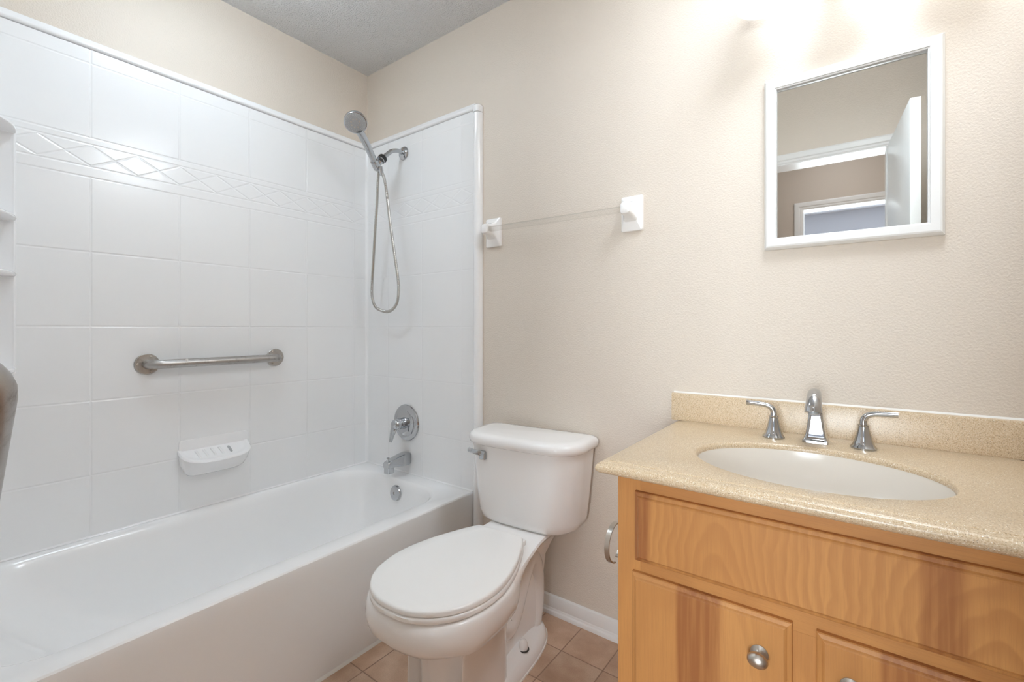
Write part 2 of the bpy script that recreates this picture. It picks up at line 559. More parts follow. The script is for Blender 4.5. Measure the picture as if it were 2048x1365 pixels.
g.box(DX0 + 0.012, DX0 + 0.022, YF - 0.08, YF - 0.045, 0, DH - 0.012)
struct('trim_3', g, M['trim'])
# open bathroom door, hinged on the right jamb
dt = bpy.data.objects.new('door_1', None); dt.location = (DX1 - 0.008, YF + 0.006, 0.0); dt.rotation_euler = (0, 0, -0.075)
COL.objects.link(dt); dt['kind'] = 'structure'; dt['label'] = 'white bathroom door standing open, seen in the framed mirror'; dt['category'] = 'door'
mkobj('door_panel', MB().box(0.0, 0.035, 0.0, 0.575, 0.012, 2.018), M['door'], dt, bevel=0.002, local=True)
kb = MB()
kb.lathe([(0.0, 0), (0.03, 0), (0.03, 0.006), (0.012, 0.012), (0.011, 0.03), (0.024, 0.042), (0.027, 0.055), (0.018, 0.066), (0, 0.068)], (0.0, 0.515, 0.95), (-1, 0, 0))
mkobj('door_knob', kb, M['nickel'], dt, local=True)
# hall door opposite
casing('trim_4', 1.785, 2.55, 1.983, -2.6, 1, M['trim'])
struct('trim_5', MB().box(1.773, 1.785, -2.7, -2.6, 0, 1.995).box(2.55, 2.562, -2.7, -2.6, 0, 1.995).box(1.785, 2.55, -2.7, -2.6, 1.983, 1.995), M['trim'])

# baseboard with shoe moulding on the back wall, between tub surround and cabinet
BB = [(0, 0), (0.018, 0), (0.0185, 0.006), (0.0165, 0.013), (0.012, 0.0175), (0.0115, 0.022), (0.010, 0.025), (0.0105, 0.028), (0.0105, 0.058), (0.008, 0.066), (0.003, 0.070), (0, 0.070)]
def sweep_x(x0, x1, prof, y=0.0, s=-1):
    mb = MB()
    mb.loft([[(x, y + s * d, z) for d, z in prof] for x in (x0, x1)])
    return mb
struct('baseboard_back', sweep_x(0.809, 1.664, BB), M['trim'], angle=25)
struct('baseboard_front', sweep_x(0.83, DX0 - 0.059, BB, YF, 1), M['trim'], angle=25)

# ------------------------------------------------------------------ bathtub
def make_tub():
    t = thing('bathtub', 'white alcove bathtub with a flat front apron below the tiled surround', 'bathtub', (0.38, -0.76, 0))
    X0, X1, Y0, Y1, Z = 0.002, 0.762, -1.522, -0.002, 0.382
    def lp(x0, x1, y0, y1, r, z): return rrect(x0, x1, y0, y1, r, z, 10)
    loops = [lp(X0, X1 - 0.004, Y0, Y1, 0.004, 0.0), lp(X0, X1 - 0.004, Y0, Y1, 0.004, 0.05), lp(X0, X1, Y0, Y1, 0.004, Z - 0.05),
             lp(X0, X1, Y0, Y1, 0.005, Z - 0.012), lp(X0, X1 - 0.002, Y0, Y1, 0.006, Z - 0.005), lp(X0 + .002, X1 - 0.006, Y0, Y1, 0.008, Z - 0.001),
             lp(X0 + .004, X1 - 0.012, Y0 + .004, Y1 - .004, 0.012, Z),
             lp(0.034, 0.688, -1.432, -0.086, 0.15, Z), lp(0.040, 0.682, -1.426, -0.092, 0.15, Z - 0.003), lp(0.047, 0.675, -1.418, -0.099, 0.15, Z - 0.012),
             lp(0.055, 0.667, -1.40, -0.106, 0.15, Z - 0.035),
             lp(0.068, 0.652, -1.34, -0.116, 0.15, Z - 0.12), lp(0.085, 0.635, -1.25, -0.130, 0.15, Z - 0.22),
             lp(0.10, 0.62, -1.19, -0.142, 0.15, Z - 0.28), lp(0.125, 0.595, -1.14, -0.165, 0.14, Z - 0.312), lp(0.165, 0.555, -1.08, -0.20, 0.12, Z - 0.325),
             lp(0.25, 0.47, -0.95, -0.32, 0.08, Z - 0.328)]
    mkobj('tub_shell', MB().loft(loops), M['tub'], t, angle=28)
    c = MB()
    c.lathe([(0, 0), (0.036, 0), (0.036, 0.004), (0.032, 0.010), (0.02, 0.013), (0.006, 0.0135), (0.005, 0.011), (0, 0.011)], (0.37, -0.1095, 0.322), (0, -1, 0.12))
    ov = mkobj('overflow_plate', c, M['chrome'], t)
    mkobj('screw', MB().lathe([(0, 0), (0.004, 0), (0.0035, 0.0025), (0, 0.003)], (0.37, -0.1205, 0.3235), (0, -1, 0.12), 12), M['nickel'], ov)
    d = MB().lathe([(0, 0), (0.03, 0), (0.028, 0.004), (0.012, 0.006), (0, 0.006)], (0.36, -0.36, Z - 0.328), (0, 0, 1))
    mkobj('drain', d, M['chrome'], t)
    k = MB().loft([[(0.7585, y, 0.0), (0.7665, y, 0.0), (0.764, y, 0.005), (0.7585, y, 0.008)] for y in (-1.52, -0.04)])
    mkobj('caulk_line', k, M['caulk'], t)
    return t
make_tub()

# ------------------------------------------------------------------ tub surround
def make_surround():
    t = thing('tub_surround', 'glossy white three-sided tub surround moulded as square tiles with a diamond band', 'tub surround', (0, 0, 0.38))
    org = None
    zb, zt = 0.3825, 2.0355
    mats = dict(angle=30)
    def panel(name, mb, m, **kw):
        o = mkobj(name, mb, m, None, **kw)      # mesh kept in room coordinates so the tile pattern lines up
        o.parent = t; o.location = (0, 0, -0.38)
        return o
    panel('long_panel', MB().box(0.001, 0.009, -1.515, -0.002, zb, zt), M['panel_long'])
    panel('plumbing_panel', MB().box(0.009, 0.770, -0.009, -0.001, zb, zt), M['panel_end'])
    panel('foot_panel', MB().box(0.009, 0.770, -1.523, -1.515, zb, zt), M['panel_end'])
    ck = MB()
    ck.loft([[(0.0085, y, 0.3825), (0.0125, y, 0.3825), (0.0105, y, 0.386), (0.0085, y, 0.388)] for y in (-1.515, -0.009)])
    ck.loft([[(x, -0.0085, 0.3825), (x, -0.0125, 0.3825), (x, -0.0105, 0.386), (x, -0.0085, 0.388)] for x in (0.009, 0.76)])
    panel('caulk_line', ck, M['acrylic'])
    # thin corner cove
    def cove(y, s):
        r = 0.012; arc = [(0.009 + r - r * math.cos(a), y + s * (r - r * math.sin(a))) for a in (PI / 2 * i / 6 for i in range(7))]
        pts = [(0.009, y)] + arc
        return MB().loft([[(px, py, z) for px, py in pts] for z in (zb, zt)])
    panel('corner_cove', cove(-0.009, -1), M['acrylic'])
    panel('corner_cove', cove(-1.515, 1), M['acrylic'])
    # top moulding
    TP = [(0.001, 2.038), (0.012, 2.038), (0.0165, 2.041), (0.018, 2.046), (0.0165, 2.052), (0.013, 2.057), (0.012, 2.063), (0.009, 2.067), (0.001, 2.068)]
    corners = [((0.768, YF, 0), (0, 1, 0)), ((0.0, YF, 0), (1, 1, 0)), ((0.0, 0.0, 0), (1, -1, 0)), ((0.768, 0.0, 0), (0, -1, 0))]
    rows = [[(p[0] + d[0] * a, p[1] + d[1] * a, z) for a, z in TP] for p, d in corners]
    panel('top_moulding', MB().loft(rows), M['acrylic'], angle=40)
    # vertical edge mouldings with caps
    EP = [(0.766, 0.001), (0.766, 0.012), (0.770, 0.020), (0.777, 0.0265), (0.786, 0.029), (0.795, 0.0275), (0.802, 0.022), (0.806, 0.013), (0.807, 0.001)]
    for yy, s in ((0.0, -1), (YF, 1)):
        e = MB().loft([[(x, yy + s * d, z) for x, d in EP] for z in (0.0, 2.018)])
        panel('edge_moulding', e, M['acrylic'], angle=40)
        cap = [[(0.7865 + (x - 0.7865) * q + 0.0, yy + s * (d * q2 + 0.001), z) for x, d in EP] for z, q, q2 in
               ((2.020, 1.04, 1.04), (2.046, 1.04, 1.04), (2.053, 0.75, 0.80), (2.062, 0.05, 0.10))]
        panel('corner_cap', MB().loft(cap), M['acrylic'], angle=25)
    # soap dish
    yc = -0.737
    def dish(hw, dep, z, slope=0.0, k=20, p=0.55):
        out = []
        for i in range(k + 1):
            a = PI * i / k
            cx = math.cos(a); sx = math.sin(a)
            xx = dep * abs(sx) ** p
            out.append((0.007 + xx, yc - hw * math.copysign(abs(cx) ** 0.8, cx), z - xx * slope))
        return out
    lo = [dish(0.080, 0.020, 0.517), dish(0.093, 0.034, 0.520, 0.05), dish(0.106, 0.054, 0.535, 0.15), dish(0.117, 0.072, 0.568, 0.30), dish(0.124, 0.085, 0.606, 0.44), dish(0.127, 0.089, 0.617, 0.48), dish(0.124, 0.087, 0.6225, 0.49),
          dish(0.117, 0.078, 0.623, 0.50), dish(0.110, 0.069, 0.6195, 0.50), dish(0.10, 0.060, 0.619, 0.50)]
    sd = panel('soap_dish', MB().loft(lo), M['acrylic'], angle=50)
    rb = MB()
    for i in range(4):
        y = yc - 0.070 + i * 0.027
        rb.tube([(0.022, y, 0.608), (0.026, y, 0.6105), (0.058, y + 0.003, 0.5945), (0.062, y + 0.003, 0.588)], 0.0042, 10)
    r = mkobj('drain_ridges', rb, M['acrylic']); r.parent = sd
    r = mkobj('slot', MB().loft([[(x, y, z - (x - 0.007) * 0.5) for x, y, _ in rrect(0.026, 0.062, yc + 0.040, yc + 0.050, 0.0045, 0, 5)] for z in (0.6185, 0.6200)]), M['spray']); r.parent = sd
    back = MB().loft([[(0.008, y, z) for y, z in rr] for rr in ()] if False else [[(x, y, z) for (y, z, _) in rrect(yc - 0.121, yc + 0.127, 0.60, 0.658, 0.010, 0, 5)] for x in (0.0085, 0.012)])
    b = mkobj('back_plate', back, M['acrylic'], bevel=0.0012); b.parent = sd
    # corner shelf tower
    z0, z1, yr = 0.93, 1.722, -1.283
    cor = rrect(YF + 0.012, yr, z0, z1, (0.03, 0.03, 0.03, 0.03), 0, 6)
    rim = MB()
    outer = rrect(YF + 0.010, yr, z0, z1, 0.03, 0, 6); inner = rrect(YF + 0.010, yr - 0.012, z0 + 0.012, z1 - 0.012, 0.022, 0, 6); mid = rrect(YF + 0.010, yr - 0.006, z0 + 0.006, z1 - 0.006, 0.026, 0, 6)
    rim.loft([[(0.008, y, z) for y, z, _ in outer], [(0.0125, y, z) for y, z, _ in [((a[0] * 0.7 + b_[0] * 0.3), (a[1] * 0.7 + b_[1] * 0.3), 0) for a, b_ in zip(outer, mid)]],
              [(0.0145, y, z) for y, z, _ in mid], [(0.0110, y, z) for y, z, _ in inner]], True, True)
    tower = panel('corner_shelf_tower', rim, M['acrylic'], angle=50)
    def shelf(zt_, th, R):
        def arc(r, z):
            pts = [(0.0105, YF + 0.009, z)]
            for i in range(17):
                q = i / 16
                pts.append((0.0105 + r * 0.95 * math.cos(PI / 2 * q), YF + 0.009 + r * math.sin(PI / 2 * q), z))
            return pts
        s_ = MB().loft([arc(R - 0.006, zt_ - th), arc(R - 0.001, zt_ - th + 0.003), arc(R, zt_ - th * 0.5), arc(R - 0.001, zt_ - 0.003), arc(R - 0.006, zt_)])
        o = mkobj('shelf', s_, M['acrylic'], angle=40); o.parent = tower
    for zt_ in (1.712, 1.443, 1.272, 0.980):
        shelf(zt_ - 0.010, 0.013, 0.231)
    return t
make_surround()

# ------------------------------------------------------------------ shower fittings
def make_shower():
    t = thing('shower_holder', 'chrome wall-mounted shower arm with black collar and clip on the plumbing wall', 'shower holder', (0.305, -0.0095, 1.955))
    fl = MB().lathe([(0, 0), (0.033, 0), (0.033, 0.003), (0.029, 0.008), (0.016, 0.013), (0.012, 0.014), (0, 0.014)], (0.305, -0.0095, 1.955), (0, -1, 0))
    mkobj('wall_flange', fl, M['chrome'], t)
    path = smooth_path([(0.305, -0.012, 1.955), (0.304, -0.045, 1.957), (0.301, -0.080, 1.945), (0.297, -0.105, 1.922), (0.294, -0.122, 1.905)])
    mkobj('arm', MB().tube(path, 0.0105), M['chrome'], t)
    a = Vector((0.294, -0.122, 1.905)); d = Vector((-0.02, -0.65, -0.75)).normalized()
    mkobj('collar', MB().lathe([(0, 0), (0.015, 0), (0.0205, 0.004), (0.0215, 0.012), (0.020, 0.022), (0.0, 0.022)], a, d, 28), M['black'], t, angle=50)
    mkobj('ring', MB().lathe([(0, 0.0), (0.019, 0.0), (0.019, 0.005), (0, 0.005)], a + d * 0.0225, d, 28), M['chrome'], t)
    # holder barrel: a clip round the handset
    hd = (Vector((0.356, -0.335, 2.005)) - Vector((0.278, -0.152, 1.858))).normalized()
    h0 = Vector((0.2802, -0.1555, 1.862))
    b = MB()
    b.lathe([(0.0125, -0.021), (0.0185, -0.021), (0.0195, -0.017), (0.0195, 0.017), (0.0185, 0.021), (0.0125, 0.021)], h0, hd, 28)
    b.tube([tuple(a + d * 0.027), tuple(h0 + Vector((0.0, 0.012, 0.006)))], [0.0155, 0.0135])
    mkobj('holder', b, M['chrome'], t, angle=45)
    # hand shower
    hs = thing('hand_shower', 'round chrome hand shower on a looped steel hose, resting in the arm holder', 'hand shower', tuple(h0))
    P = [h0 - hd * 0.036, h0 - hd * 0.02, h0 + hd * 0.02, h0 + hd * 0.07, h0 + hd * 0.12, h0 + hd * 0.155, h0 + hd * 0.178]
    bow = Vector((0.45, -0.35, -0.8)); bow = (bow - hd * bow.dot(hd)).normalized()
    off = [0, 0, 0, -0.004, -0.005, -0.002, 0.004]
    pp = smooth_path([tuple(p + bow * o) for p, o in zip(P, off)], 6)
    rr = [0.0100, 0.0128, 0.0142, 0.0158, 0.0172, 0.0182, 0.0165]
    rad = [rr[min(int(i / 6), 5)] * (1 - (i % 6) / 6) + rr[min(int(i / 6) + 1, 6)] * ((i % 6) / 6) for i in range(len(pp))]
    mkobj('handle', MB().tube(pp, rad, 20), M['chrome'], hs)
    # head: disc facing the tub, tilted
    fn = (hd * -0.30 + Vector((0.50, -0.50, -0.66))).normalized()
    fn = Vector((0.56, -0.42, -0.70)).normalized()
    fn = (fn - hd * fn.dot(hd) * 0.85).normalized()
    hc = h0 + hd * 0.212
    head = mkobj('shower_head', MB().lathe([(0, -0.030), (0.020, -0.029), (0.036, -0.024), (0.046, -0.014), (0.0495, -0.003), (0.0495, 0.004), (0.047, 0.0075), (0.045, 0.0075), (0, 0.0070)], hc, fn, 44), M['chrome'], hs, angle=40)
    mkobj('spray_face', MB().lathe([(0, 0.0068), (0.0445, 0.0068), (0.044, 0.009), (0.02, 0.0105), (0, 0.0107)], hc, fn, 44), M['spray'], head)
    u = Vector((0, 0, 1)); u = (u - fn * u.dot(fn)).normalized(); r = fn.cross(u)
    nz = MB()
    for R_, n_ in ((0.040, 36), (0.035, 32), (0.029, 26), (0.011, 8)):
        for i in range(n_):
            an = 2 * PI * i / n_
            c = hc + (r * math.cos(an) + u * math.sin(an)) * R_ + fn * (0.0098 if R_ > 0.02 else 0.0102)
            nz.lathe([(0.0011, -0.002), (0.0010, 0.0012), (0.0004, 0.0018)], c, fn, 6)
    mkobj('nozzles', nz, M['nozzle'], head)
    pt = MB()
    for i in range(8):
        an = 2 * PI * i / 8 + 0.2
        c = hc + (r * math.cos(an) + u * math.sin(an)) * 0.0185 + fn * 0.0097
        pt.lathe([(0.0042, -0.002), (0.0042, 0.001), (0.003, 0.0014)], c, fn, 12)
    mkobj('spray_ports', pt, M['nickel'], head)
    bt = MB().lathe([(0, 0), (0.0058, 0), (0.005, 0.002), (0, 0.0026)], h0 + hd * 0.085 + bow * 0.0085, bow, 16, 1.9, tuple(hd))
    mkobj('spray_button', bt, M['nickel'], hs)
    # hose: from handset foot down round the loop and up to the arm
    foot = h0 - hd * 0.036
    bk = Vector((0.300, -0.140, 1.845))
    hp = smooth_path([tuple(foot), (0.2585, -0.128, 1.80), (0.238, -0.118, 1.70), (0.211, -0.110, 1.55), (0.185, -0.100, 1.42), (0.164, -0.092, 1.31), (0.160, -0.088, 1.245), (0.188, -0.087, 1.196),
                      (0.255, -0.088, 1.174), (0.305, -0.090, 1.176), (0.352, -0.094, 1.206), (0.374, -0.100, 1.255), (0.376, -0.104, 1.32), (0.356, -0.112, 1.46), (0.339, -0.122, 1.60),
                      (0.330, -0.132, 1.72), (0.318, -0.136, 1.79), (0.300, -0.138, 1.83)], 40)
    # corrugated
    L = 0.0; rad = []; prev = Vector(hp[0])
    for p in hp:
        L += (Vector(p) - prev).length; prev = Vector(p)
        rad.append(0.0066 + 0.0009 * math.sin(L / 0.0058 * 2 * PI))
    mkobj('hose', MB().tube(hp, rad, 12), M['hose'], hs, angle=60)
    nut = MB()
    nut.lathe([(0, 0), (0.0105, 0), (0.0105, 0.018), (0.008, 0.040), (0, 0.040)], (0.296, -0.1405, 1.852), (0.18, 0.03, -1), 16)
    mkobj('hose_nut', nut, M['chrome'], hs)
    # valve
    vx, vz = 0.326, 0.630
    v = thing('shower_valve', 'round chrome shower valve plate with a lever handle above the tub spout', 'valve', (vx, -0.0095, vz))
    mkobj('escutcheon', MB().lathe([(0, 0), (0.087, 0), (0.0885, 0.003), (0.086, 0.007), (0.068, 0.013), (0.062, 0.0125), (0.055, 0.016), (0.036, 0.019), (0.0, 0.019)], (vx, -0.0095, vz), (0, -1, 0), 56), M['chrome'], v, angle=30)
    mkobj('sleeve', MB().lathe([(0, 0.018), (0.028, 0.018), (0.028, 0.026), (0.025, 0.046), (0, 0.046)], (vx, -0.0095, vz), (0, -1, 0), 32), M['chrome'], v)
    lv = MB()
    lv.lathe([(0, 0.043), (0.026, 0.043), (0.027, 0.055), (0.025, 0.072), (0.018, 0.082), (0, 0.085)], (vx, -0.0095, vz), (0, -1, 0), 28)
    lp = smooth_path([(vx, -0.072, vz + 0.008), (vx - 0.005, -0.084, vz - 0.02), (vx - 0.010, -0.089, vz - 0.045), (vx - 0.014, -0.093, vz - 0.068), (vx - 0.016, -0.096, vz - 0.082)], 6)
    n_ = len(lp)
    lv.tube(lp, [(0.021 * (1 - i / (n_ - 1)) + 0.0085 * (i / (n_ - 1)), 0.014 * (1 - i / (n_ - 1)) + 0.0045 * (i / (n_ - 1))) for i in range(n_)], 16)
    mkobj('lever', lv, M['chrome'], v, angle=50)
    # spout
    sx, sz = 0.333, 0.452
    s = thing('tub_spout', 'chrome tub spout with a diverter knob on the white plumbing wall', 'spout', (sx, -0.0095, sz))
    def sec(y, hw, zt_, zb_, rr=0.35):
        h = (zt_ - zb_) / 2; c = (zt_ + zb_) / 2
        return [(sx + hw * math.copysign(abs(math.cos(a)) ** rr, math.cos(a)), y, c + h * math.copysign(abs(math.sin(a)) ** rr, math.sin(a))) for a in (2 * PI * (k + 0.5) / 28 for k in range(28))]
    body = MB().loft([sec(-0.0095, 0.026, sz + 0.034, sz - 0.020), sec(-0.020, 0.029, sz + 0.036, sz - 0.024), sec(-0.05, 0.027, sz + 0.033, sz - 0.022), sec(-0.09, 0.024, sz + 0.025, sz - 0.018),
                      sec(-0.118, 0.022, sz + 0.018, sz - 0.017), sec(-0.134, 0.021, sz + 0.013, sz - 0.017), sec(-0.141, 0.019, sz + 0.009, sz - 0.016)])
    body.loft([rrect(sx - 0.0195, sx + 0.0195, -0.140, -0.104, 0.008, z, 4) for z in (sz - 0.041, sz - 0.010)])
    mkobj('spout_body', body, M['chrome'], s, angle=35)
    mkobj('diverter_knob', MB().lathe([(0, 0), (0.0035, 0), (0.0035, 0.012), (0.0075, 0.014), (0.007, 0.019), (0.003, 0.021), (0, 0.021)], (sx, -0.128, sz + 0.013), (0, 0, 1), 16), M['chrome'], s)
make_shower()

# ------------------------------------------------------------------ grab bars
def grab_bar(name, label, p0, p1, wall_n, stand, r, group):
    p0, p1, n = Vector(p0), Vector(p1), Vector(wall_n)
    d = (p1 - p0).normalized()
    t = thing(name, label, 'grab bar', tuple(p0), group)
    e = 0.036
    path = [p0]
    for c, s in ((p0, 1), (p1, -1)):
        arc = []
        for i in range(9):
            a = PI / 2 * i / 8
            arc.append(c + n * (stand - e + e * math.sin(a)) + d * s * (e - e * math.cos(a)))
        path += arc if s == 1 else arc[::-1]
    path.append(p1)
    mkobj('bar', MB().tube([tuple(q) for q in path], r, 24), M['steel'], t)
    side = n.cross(d)
    for c in (p0, p1):
        sgn = -1 if c is p0 else 1
        f = mkobj('flange', MB().lathe([(0, 0), (0.0385, 0), (0.0385, 0.002), (0.036, 0.0045), (0.0, 0.0045)], tuple(c), tuple(n), 36), M['steel'], t)
        for k in (-1, 0, 1):
            a = k * 2.0
            q = c + (d * sgn * math.cos(a) + side * math.sin(a)) * 0.0285 + n * 0.0045
            sc = MB().lathe([(0, 0), (0.0048, 0), (0.0042, 0.0018), (0.0022, 0.0024), (0.0018, 0.0012), (0, 0.0012)], tuple(q), tuple(n), 14)
            mkobj('screw', sc, M['nickel'], f)
    dot = p0 + d * 0.105 + n * (stand + r * 0.72) + Vector((0, 0, 1)).cross(Vector((0, 0, 0))) + Vector((0, 0, r * 0.68))
    if group is None: pass
    return t, dot
gb, dot = grab_bar('grab_bar', 'brushed steel horizontal grab bar on the long tiled tub wall', (0.0095, -0.957, 0.960), (0.0095, -0.494, 0.962), (1, 0, 0), 0.052, 0.0162, None)
mkobj('white_dot', MB().sphere(tuple(dot), 0.0055, 0.0055, 0.0055, 14, 8), M['caulk'], gb)
grab_bar('grab_bar', 'slanted grey grab bar end cut off by the left edge of the picture', (1.573, YF + 0.0005, 1.062), (1.23, YF + 0.0005, 0.72), (0, 1, 0), 0.057, 0.019, None)

# ------------------------------------------------------------------ towel bar
def make_towel_bar():
    zc = 1.483
    t = thing('towel_bar', 'clear acrylic towel bar between two white ceramic posts beside the surround', 'towel bar', (1.175, 0, zc))
    for xc, zz in ((0.871, 1.4925), (1.478, 1.482)):
        p = MB()
        def rr(hw, hh, y, r, zo=0.0):
            return [(x, y, z) for x, z, _ in rrect(xc - hw, xc + hw, zz - hh + zo, zz + hh + zo, r, 0, 5)]
        p.loft([rr(0.038, 0.060, -0.0005, 0.006), rr(0.038, 0.060, -0.008, 0.006), rr(0.0365, 0.0585, -0.0115, 0.006), rr(0.034, 0.055, -0.013, 0.006),
                rr(0.025, 0.035, -0.020, 0.010, 0.006), rr(0.0185, 0.0235, -0.038, 0.010, 0.008), rr(0.017, 0.0205, -0.062, 0.009, 0.008), rr(0.0155, 0.018, -0.070, 0.009, 0.008), rr(0.010, 0.011, -0.073, 0.006, 0.008)])
        mkobj('post', p, M['ceramic'], t, angle=35)
    rod = MB()
    def sq(x, z, h=0.0095): return [(x, -0.052 + a, z + b) for a, b, _ in rrect(-h, h, -h, h, 0.002, 0, 3)]
    rod.loft([sq(0.8895, 1.4985), sq(1.4595, 1.490)])
    mkobj('rod', rod, M['clear'], t, angle=30)
make_towel_bar()

# ------------------------------------------------------------------ mirror
def make_mirror():
    x0, x1, z0, z1 = 1.8775, 2.2595, 1.315, 1.7985
    t = thing('wall_mirror', 'square mirror in a white stepped frame above the sink', 'mirror', ((x0 + x1) / 2, 0, z0))
    n = (0, -1, 0)
    prof = [(0.0, 0.0005), (0.0, 0.010), (0.002, 0.014), (0.006, 0.020), (0.010, 0.0215), (0.0275, 0.0215), (0.0285, 0.0185), (0.0315, 0.017), (0.0325, 0.009), (0.0325, 0.0005)]
    mb = MB()
    frame_sweep(mb, [((x0, 0, z0), (1, 0, 1), n), ((x1, 0, z0), (-1, 0, 1), n), ((x1, 0, z1), (-1, 0, -1), n), ((x0, 0, z1), (1, 0, -1), n)], prof)
    mkobj('frame', mb, M['trim'], t, angle=18)
    mkobj('glass', MB().box(x0 + 0.031, x1 - 0.031, -0.0085, -0.001, z0 + 0.031, z1 - 0.031), M['mirror'], t)
make_mirror()

# ------------------------------------------------------------------ vanity light
def make_vanity_light():
    xs = (1.893, 2.07, 2.247)
    t = thing('vanity_light', 'vanity wall light with lit frosted bell shades above the mirror', 'wall light', (2.07, 0, 2.08))
    zr = 1.962; yc = -0.120
    mkobj('back_plate', MB().loft([[(x, y, z) for x, z, _ in rrect(1.86 + q, 2.28 - q, 2.10 + q, 2.19 - q, 0.02, 0, 5)] for y, q in ((-0.0005, 0), (-0.016, 0), (-0.022, 0.006))]), M['nickel'], t)
    for x in xs:
        arm = smooth_path([(x, -0.02, 2.145), (x, -0.06, 2.155), (x, -0.10, 2.15), (x, yc, 2.125), (x, yc, 2.108)], 6)
        mkobj('arm', MB().tube(arm, 0.0075, 14), M['nickel'], t)
        mkobj('socket', MB().lathe([(0, 0), (0.022, 0), (0.024, -0.02), (0.020, -0.034), (0, -0.034)], (x, yc, 2.108), (0, 0, 1), 24), M['nickel'], t)
        pr = [(0.022, 0.120), (0.032, 0.112), (0.040, 0.09), (0.047, 0.06), (0.055, 0.030), (0.064, 0.009), (0.070, 0.0), (0.0685, -0.001), (0.061, 0.009), (0.052, 0.030), (0.044, 0.06), (0.037, 0.09), (0.029, 0.110), (0.020, 0.117)]
        mb = MB(); mb.lathe(pr, (x, yc, zr), (0, 0, 1), 40)
        mb.f = [f for f in mb.f if len(f) == 4]
        o = mkobj('shade', mb, M['shade'], t, angle=60)
        mkobj('bulb', MB().sphere((x, yc, zr + 0.052), 0.024, 0.024, 0.028), M['bulb'], t)
make_vanity_light()
def fill_dome(label, x, y, R, m):
    hl = thing('fill_lamp', label, 'added fill light', (x, y, H))
    mkobj('rim', MB().lathe([(0, 0), (R + 0.012, 0), (R + 0.012, -0.02), (R, -0.026), (0, -0.026)], (x, y, H), (0, 0, 1), 48), M['nickel'], hl)
    mkobj('dome', MB().lathe([(0, -0.026), (R - 0.004, -0.026), (R * 0.94, -0.05), (R * 0.75, -0.072), (R * 0.4, -0.087), (0, -0.092)], (x, y, H), (0, 0, 1), 48), m, hl)
def fill_bowl(label, x, y, R, z, m):
    hl = thing('fill_lamp', label, 'added fill light', (x, y, H))
    mkobj('canopy', MB().lathe([(0, 0), (0.06, 0), (0.058, -0.012), (0.02, -0.02), (0, -0.02)], (x, y, H), (0, 0, 1), 32), M['nickel'], hl)
    mkobj('stem', MB().lathe([(0, -0.015), (0.008, -0.015), (0.008, z - H + 0.075), (0, z - H + 0.075)], (x, y, H), (0, 0, 1), 16), M['nickel'], hl)
    mkobj('bowl', MB().lathe([(0, 0), (R * 0.4, 0.006), (R * 0.75, 0.024), (R * 0.94, 0.047), (R, 0.072), (R * 0.94, 0.078), (0, 0.080)], (x, y, z), (0, 0, 1), 48), m, hl)
fill_bowl('added fill light, a frosted bowl hung out of view over the vanity', 2.16, -0.46, 0.17, 2.230, M['vanity_fill'])  # unseen lamp added to even out the room's brightness
fill_bowl('added fill light, a small frosted bowl hung out of view above the bathtub', 0.56, -0.88, 0.12, 2.305, M['tub_fill'])  # made-up lamp above the frame, lifts the tub walls and ceiling
fill_dome('added fill light, an unseen frosted dome on the hall ceiling', 2.0, -2.12, 0.15, M['hall_fill'])  # invented hall lamp, sends fill through the doorway

